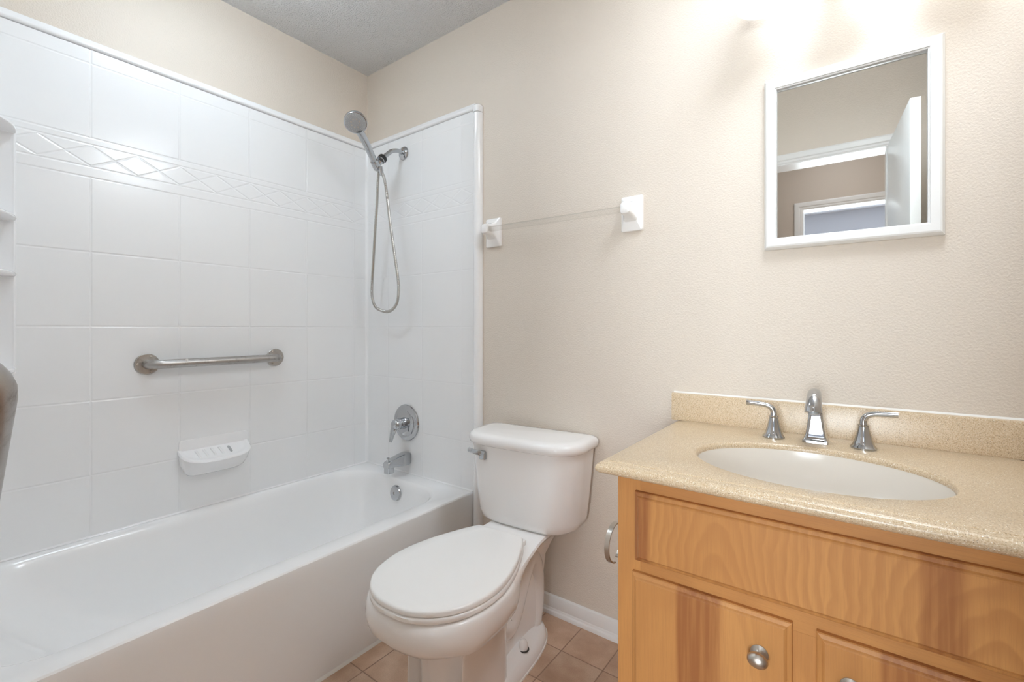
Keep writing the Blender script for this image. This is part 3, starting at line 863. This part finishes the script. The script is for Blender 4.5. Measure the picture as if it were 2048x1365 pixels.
# ------------------------------------------------------------------ toilet
def make_toilet():
    t = thing('toilet', 'white two-piece toilet with closed lid between tub and vanity', 'toilet', (1.122, 0, 0), rz=0.080)
    def ob(name, mb, m, par=t, **kw): return mkobj(name, mb, m, par, local=True, **kw)
    def half(st, z, k=6):
        """closed loop from half-profile stations (halfwidth, y) running back to front"""
        st = [(a, b, 0) for a, b in st]
        sp = smooth_path(st, k)
        sp = [(max(p[0], 0.0), p[1]) for p in sp]
        R_ = [(p[0], p[1], z) for p in sp]
        L_ = [(-p[0], p[1], z) for p in sp[::-1]]
        return R_ + L_[1:-1] if sp[0][0] < 1e-6 and sp[-1][0] < 1e-6 else R_ + [q for q in L_ if q[0] < -1e-6]
    def shape(back, neck, bowl, yb, yf, ym):
        """toilet outline: flat back, neck, then the egg of the bowl"""
        return [(0, yb), (back * 0.9, yb), (back, yb - 0.012), (neck, yb - 0.10), (neck, yb - 0.20), (neck * 1.0 + 0.012, yb - 0.28), (bowl * 0.86, ym + 0.115), (bowl * 0.985, ym + 0.04), (bowl, ym - 0.03),
                (bowl * 0.95, ym - 0.11), (bowl * 0.76, yf + 0.055), (bowl * 0.42, yf + 0.012), (0, yf)]
    def lp(back, neck, bowl, yb, yf, ym, z): return half(shape(back, neck, bowl, yb, yf, ym), z)
    loops = [
        lp(0.055, 0.055, 0.105, -0.13, -0.655, -0.53, 0.0), lp(0.055, 0.052, 0.104, -0.13, -0.655, -0.53, 0.06),
        lp(0.052, 0.044, 0.102, -0.12, -0.655, -0.53, 0.16), lp(0.05, 0.043, 0.106, -0.10, -0.665, -0.53, 0.235),
        lp(0.05, 0.043, 0.125, -0.09, -0.695, -0.54, 0.268), lp(0.055, 0.046, 0.155, -0.08, -0.742, -0.56, 0.284), lp(0.06, 0.05, 0.176, -0.07, -0.780, -0.57, 0.302),
        lp(0.072, 0.062, 0.186, -0.06, -0.799, -0.572, 0.325), lp(0.09, 0.085, 0.189, -0.045, -0.804, -0.572, 0.350),
        lp(0.112, 0.110, 0.188, -0.035, -0.801, -0.572, 0.370), lp(0.118, 0.117, 0.186, -0.032, -0.797, -0.572, 0.382), lp(0.115, 0.114, 0.180, -0.035, -0.790, -0.572, 0.389),
        lp(0.10, 0.10, 0.150, -0.05, -0.76, -0.572, 0.390)]
    b = MB().loft(loops)
    # trapway folded behind the pedestal
    tr = smooth_path([(0, -0.46, 0.20), (0, -0.36, 0.13), (0, -0.30, 0.13), (0, -0.235, 0.23), (0, -0.185, 0.285), (0, -0.14, 0.23), (0, -0.135, 0.12), (0, -0.16, 0.02)], 8)
    b.tube(tr, [(0.062, 0.052)] * len(tr), 22)
    # foot
    def foot(g, z):
        return half([(0, -0.105 + g), (0.045 + g, -0.108 + g), (0.075 + g, -0.14), (0.092 + g, -0.19), (0.102 + g, -0.27), (0.104 + g, -0.37), (0.108 + g, -0.47), (0.108 + g, -0.55), (0.07 + g, -0.63 - g), (0, -0.645 - g)], z)
    b.loft([foot(0.006, 0.0), foot(0.005, 0.012), foot(-0.002, 0.030), foot(-0.012, 0.039), foot(-0.030, 0.046), foot(-0.045, 0.056)])
    ob('bowl', b, M['porcelain'], angle=50)
    ob('caulk_line', MB().loft([foot(0.0095, 0.0), foot(0.0085, 0.004), foot(0.004, 0.005)]), M['caulk'])
    for sx in (1, -1):
        bc = ob('bolt_cap', MB().lathe([(0, -0.006), (0.0155, -0.006), (0.0158, 0.004), (0.0145, 0.014), (0.011, 0.022), (0.005, 0.0265), (0, 0.027)], (0.074 * sx, -0.29, 0.048), (0, 0, 1), 22), M['seat_plastic'])
        ob('washer', MB().lathe([(0, 0), (0.019, 0), (0.018, 0.0025), (0, 0.0025)], (0.075 * sx, -0.29, 0.0435), (0, 0, 1), 18), M['dark'], bc)
    # seat ring, lid
    def lid(g, z, back=-0.318):
        return half([(0, back), (0.078 + g, back), (0.091 + g, back - 0.008), (0.111 + g, -0.360), (0.136 + g, -0.418), (0.160 + g, -0.485), (0.177 + g, -0.565), (0.174 + g, -0.645), (0.150 + g, -0.715), (0.104 + g, -0.766), (0.05 + g * .5, -0.790 - g), (0, -0.795 - g)], z, 8)
    s = MB().loft([lid(0.0, 0.392), lid(0.004, 0.395), lid(0.004, 0.404), lid(0.0, 0.4075)])
    ob('seat', s, M['seat_plastic'], angle=50)
    l = MB().loft([lid(-0.002, 0.4085), lid(0.002, 0.4105), lid(0.002, 0.419), lid(-0.001, 0.4225), lid(-0.005, 0.424), lid(-0.045, 0.4255, -0.325)])
    ob('lid', l, M['seat_plastic'], angle=50)
    for sx in (1, -1):
        ob('hinge', MB().loft([rrect(sx * 0.070 - 0.018, sx * 0.070 + 0.018, -0.318, -0.292, 0.005, z, 4) for z in (0.389, 0.405)]), M['seat_plastic'], bevel=0.002)
    # tank
    def tk(hw, yb, yf, rf, z, bl=0.012, rb=0.03): return rrect(-hw, hw, yf, yb, (rb, rf, rf, rb), z, 8, bl)
    lo = [tk(0.15, -0.05, -0.180, 0.06, 0.388), tk(0.178, -0.04, -0.198, 0.075, 0.392), tk(0.194, -0.036, -0.208, 0.085, 0.404), tk(0.200, -0.034, -0.213, 0.088, 0.425), tk(0.208, -0.031, -0.217, 0.088, 0.50),
          tk(0.217, -0.028, -0.221, 0.088, 0.60), tk(0.222, -0.025, -0.224, 0.088, 0.668)]
    ob('tank', MB().loft(lo), M['porcelain'], angle=50)
    ll = [tk(0.226, -0.022, -0.228, 0.092, 0.669), tk(0.233, -0.018, -0.235, 0.096, 0.673), tk(0.236, -0.016, -0.238, 0.098, 0.684), tk(0.235, -0.016, -0.237, 0.098, 0.694), tk(0.231, -0.019, -0.233, 0.096, 0.702),
          tk(0.222, -0.026, -0.224, 0.092, 0.7075), tk(0.20, -0.045, -0.205, 0.08, 0.710)]
    ob('tank_lid', MB().loft(ll), M['porcelain'], angle=50)
    fl = ob('flush_lever', MB().tube(smooth_path([(-0.125, -0.232, 0.640), (-0.14, -0.240, 0.642), (-0.165, -0.243, 0.645), (-0.190, -0.240, 0.648)], 5), [(0.0035, 0.009)] * 16, 14), M['chrome'])
    ob('lever_boss', MB().loft([[(-0.128 + a, y, 0.634 + c) for a, c, _ in rrect(-0.013, 0.013, -0.016, 0.016, 0.004, 0, 4)] for y in (-0.222, -0.240)]), M['chrome'], fl, bevel=0.002)
    # supply pipe to the wall
    sp = smooth_path([(-0.16, -0.10, 0.40), (-0.16, -0.10, 0.33), (-0.165, -0.075, 0.24), (-0.17, -0.05, 0.20)], 6)
    ob('supply_hose', MB().tube(sp, 0.005, 10), M['hose'])
    return t
make_toilet()

# ------------------------------------------------------------------ vanity cabinet
CX0, CX1 = 1.660, 2.385
FY = -0.540                     # face frame plane
M['wood_body'] = mat_wood('hickory_frame', 3.0, [], 'z')
M['wood_rail'] = mat_wood('hickory_rail', 6.0, [], 'x')
M['wood_drawer'] = mat_wood('hickory_drawer', 1.0, [(1.600, 1.742, 0.95), (2.165, 2.225, 0.75), (2.29, 2.35, 0.6)], 'z', ((1.868, 0.50, 0.075, 0.30), (2.25, 0.47, 0.09, 0.30)))
M['wood_door_a'] = mat_wood('hickory_door', 5.3, [(1.793, 1.882, 0.9)], 'z')
M['wood_door_b'] = mat_wood('hickory_door_pair', 8.1, [(2.12, 2.24, 0.8)], 'z')
def room_part(name, mb, m, par, **kw):
    """part whose mesh stays in room coordinates (its grain is laid out in them)"""
    o = mkobj(name, mb, m, None, **kw)
    o.parent = par; o.location = tuple(-Vector(par.location))
    return o
def make_vanity():
    t = thing('vanity_cabinet', 'hickory vanity cabinet with two doors and a false drawer front', 'cabinet', (2.02, -0.28, 0))
    b = MB()
    b.box(CX0, CX0 + 0.018, -0.522, -0.002, 0.0, 0.770)
    b.box(CX1 - 0.018, CX1, -0.522, -0.002, 0.0, 0.770)
    b.box(CX0 + 0.018, CX1 - 0.018, -0.020, -0.002, 0.0, 0.770)
    b.box(CX0 + 0.018, CX1 - 0.018, -0.522, -0.020, 0.10, 0.118)
    b.box(CX0 + 0.018, CX1 - 0.018, -0.47, -0.455, 0.0, 0.10)
    room_part('carcass', b, M['wood_body'], t)
    for x0, x1, z0, z1 in ((CX0, CX0 + 0.052, 0.0, 0.770), (CX1 - 0.052, CX1, 0.0, 0.770), (1.988, 2.038, 0.15, 0.545)):
        room_part('stile', MB().box(x0, x1, FY, -0.522, z0, z1), M['wood_body'], t)
    for z0, z1 in ((0.725, 0.770), (0.545, 0.605), (0.10, 0.15)):
        room_part('rail', MB().box(CX0 + 0.052, CX1 - 0.052, FY + 0.0004, -0.522, z0, z1), M['wood_rail'], t)
    def front(name, x0, x1, z0, z1, m):
        e = 0.0105
        prof = [(0, 0.0002), (0, 0.0085), (0.0015, 0.0105), (0.0045, 0.0120), (0.0075, 0.0132), (0.010, 0.0162), (0.0125, 0.0180)]
        lo = [[(x0 + a, FY - h, z0 + a), (x1 - a, FY - h, z0 + a), (x1 - a, FY - h, z1 - a), (x0 + a, FY - h, z1 - a)] for a, h in prof]
        return room_part(name, MB().loft(lo), m, t, angle=12)
    front('drawer_front', 1.702, 2.340, 0.588, 0.737, M['wood_drawer'])
    da = front('door', 1.696, 1.995, 0.125, 0.562, M['wood_door_a'])
    db = front('door', 2.031, 2.345, 0.125, 0.562, M['wood_door_b'])
    for d, x in ((da, 1.944), (db, 2.079)):
        zc = 0.492
        k = MB()
        k.lathe([(0, 0), (0.0150, 0), (0.0150, 0.0015), (0.011, 0.0045), (0.007, 0.007), (0.006, 0.014), (0.008, 0.017), (0, 0.017)], (x, FY - 0.018, zc), (0, -1, 0), 24, 1.0)
        k.lathe([(0, 0.0145), (0.009, 0.0150), (0.0155, 0.0180), (0.0175, 0.0225), (0.0165, 0.0270), (0.012, 0.0315), (0.006, 0.0340), (0, 0.0347)], (x, FY - 0.018, zc), (0, -1, 0), 32, 0.80)
        o = mkobj('knob', k, M['nickel'], None, angle=50); o.parent = d
    # countertop
    c = thing('vanity_countertop', 'beige speckled countertop with backsplash and oval bone sink', 'countertop', (2.01, -0.30, 0.772))
    X0, X1, Y0, Y1, Z = 1.628, 2.402, -0.592, -0.002, 0.800
    sxc, syc, sa, sb = 2.009, -0.347, 0.229, 0.177
    N = 128
    cx, cy, hw, hh = (X0 + X1) / 2, (Y0 + Y1) / 2, (X1 - X0) / 2, (Y1 - Y0) / 2
    us = []
    per = 4 * N // 4
    for i in range(N):
        q = i / N * 4; k = int(q); f = (q - k) * 2 - 1
        us.append([(-1, -f), (f, -1), (1, f), (-f, 1)][k])
    def rect(ins, z): return [(cx + (hw - ins) * a, cy + (hh - ins) * b_ , z) for a, b_ in us]
    def ell(g, z):
        out = []
        for a, b_ in us:
            px, py = cx + hw * a - sxc, cy + hh * b_ - syc
            an = math.atan2(py / sb, px / sa)
            out.append((sxc + (sa + g) * math.cos(an), syc + (sb + g) * math.sin(an), z))
        return out
    slab = MB().loft([ell(-0.004, Z - 0.028), ell(-0.004, Z - 0.010), ell(-0.003, Z - 0.005), ell(0.0, Z - 0.0015), ell(0.004, Z), rect(0.026, Z), rect(0.0245, Z - 0.0004), rect(0.0235, Z - 0.002), rect(0.022, Z - 0.0024), rect(0.012, Z - 0.0030), rect(0.006, Z - 0.0050),
                      rect(0.002, Z - 0.0095), rect(0.0, Z - 0.015), rect(0.002, Z - 0.021), rect(0.007, Z - 0.026), rect(0.014, Z - 0.028), ell(-0.004, Z - 0.028)], False, False)
    mkobj('slab', slab, M['counter'], c, angle=40)
    mkobj('backsplash', MB().loft([[(x, y, z) for y, z in ((-0.002, Z - 0.001), (-0.022, Z - 0.001), (-0.022, Z + 0.079), (-0.0205, Z + 0.0825), (-0.017, Z + 0.084), (-0.002, Z + 0.084))] for x in (1.616, 2.402)]), M['counter'], c, angle=25)
    mkobj('caulk_line', MB().loft([[(x, y, z) for y, z in ((-0.001, Z + 0.083), (-0.006, Z + 0.0835), (-0.003, Z + 0.0865), (-0.001, Z + 0.0885))] for x in (1.618, 2.402)]), M['caulk'], c)
    bl = []
    for g, z in ((-0.0045, -0.014), (-0.006, -0.024), (-0.014, -0.050), (-0.028, -0.080), (-0.052, -0.108), (-0.085, -0.127), (-0.115, -0.135), (-0.155, -0.138)):
        bl.append(ell(g, Z + z))
    under = [[(p[0] * 1 + (p[0] - sxc) * 0.03, p[1] + (p[1] - syc) * 0.03, p[2] - 0.008) for p in l] for l in bl]
    bs = mkobj('basin', MB().loft(bl[::1], False, True), M['basin'], c, angle=60)
    mkobj('drain', MB().lathe([(0, 0), (0.030, 0), (0.028, 0.003), (0.015, 0.004), (0, 0.003)], (sxc, syc, Z - 0.138), (0, 0, 1), 28), M['chrome'], c)
    # faucet
    f = thing('faucet', 'chrome widespread faucet with two lever handles behind the oval sink', 'faucet', (2.006, -0.095, Z))
    fx, fy = 2.006, -0.100
    tw = MB()
    def sq(h, z, yo=0.0, r=0.006, hy=None):
        hy = h if hy is None else hy
        return rrect(fx - h, fx + h, fy - hy + yo, fy + hy + yo, min(r, h * 0.45, hy * 0.45), z, 5)
    tw.loft([sq(0.0275, Z + 0.0005, 0, 0.003), sq(0.0275, Z + 0.006, 0, 0.003), sq(0.0255, Z + 0.0085, 0, 0.003), sq(0.0245, Z + 0.010, 0, 0.003), sq(0.0215, Z + 0.020, 0, 0.004), sq(0.0185, Z + 0.040, 0, 0.005), sq(0.0160, Z + 0.065, 0, 0.006), sq(0.0145, Z + 0.085, -0.001, 0.006), sq(0.0135, Z + 0.098, -0.004, 0.006)])
    sp = smooth_path([(fx, fy + 0.001, Z + 0.082), (fx, fy - 0.004, Z + 0.104), (fx, fy - 0.022, Z + 0.122), (fx, fy - 0.048, Z + 0.128), (fx, fy - 0.074, Z + 0.119), (fx, fy - 0.089, Z + 0.102), (fx, fy - 0.094, Z + 0.088)], 6)
    nn = len(sp)
    tw.tube(sp, [(0.0125 + 0.0060 * (i / (nn - 1)) ** 1.5, 0.0125 + 0.0035 * (i / (nn - 1)) ** 1.5) for i in range(nn)], 24)
    spout = mkobj('spout', tw, M['chrome'], f, angle=32)
    d = (Vector(sp[-1]) - Vector(sp[-2])).normalized()
    mkobj('aerator', MB().lathe([(0, -0.004), (0.0105, -0.004), (0.0105, 0.004), (0.009, 0.005), (0, 0.004)], sp[-1], tuple(d), 22), M['spray'], spout)
    for hx, hy, s in ((1.913, -0.112, -1), (2.103, -0.112, 1)):
        h = MB()
        h.lathe([(0, 0.0005), (0.0260, 0.0005), (0.0265, 0.004), (0.0245, 0.007), (0.0225, 0.009), (0.0190, 0.018), (0.0155, 0.030), (0.0125, 0.043), (0.0105, 0.054), (0.0118, 0.0555), (0.0118, 0.058), (0, 0.058)], (hx, hy, Z), (0, 0, 1), 32)
        hb = mkobj('handle', h, M['chrome'], f, angle=32)
        lp = smooth_path([(hx, hy, Z + 0.055), (hx, hy, Z + 0.068), (hx + s * 0.006, hy - 0.001, Z + 0.0795), (hx + s * 0.020, hy - 0.002, Z + 0.0855), (hx + s * 0.042, hy - 0.004, Z + 0.0875), (hx + s * 0.064, hy - 0.006, Z + 0.0885)], 6)
        m_ = len(lp)
        mkobj('lever', MB().tube(lp, [(0.0082 - 0.0020 * min(1, i / (m_ * 0.6)) + 0.0014 * max(0, (i / (m_ - 1) - .6)), 0.0082 - 0.0047 * (i / (m_ - 1))) for i in range(m_)], 16), M['chrome'], hb)
make_vanity()

# ------------------------------------------------------------------ toilet paper ring on the cabinet side
def make_ring():
    t = thing('toilet_paper_holder', 'grey metal toilet paper ring on the cabinet side, mostly hidden behind it', 'toilet paper holder', (1.66, -0.425, 0.56))
    loops = []
    R_ = 0.047
    band = [(-0.006, -0.0015), (0.006, -0.0015), (0.006, 0.0015), (-0.006, 0.0015)]
    for i in range(49):
        a = 0.35 + (2 * PI - 0.5) * i / 48 - PI / 2
        loops.append([(1.602 + b, -0.428 + (R_ + q) * math.cos(a), 0.553 + (R_ + q) * math.sin(a)) for b, q in band])
    mkobj('ring', MB().loft(loops), M['nickel'], t, angle=40)
    mkobj('mount', MB().lathe([(0, 0), (0.022, 0), (0.022, 0.004), (0.010, 0.009), (0.006, 0.014), (0.006, 0.062), (0, 0.062)], (1.6603, -0.372, 0.570), (-1, 0, 0), 24), M['nickel'], t)
make_ring()
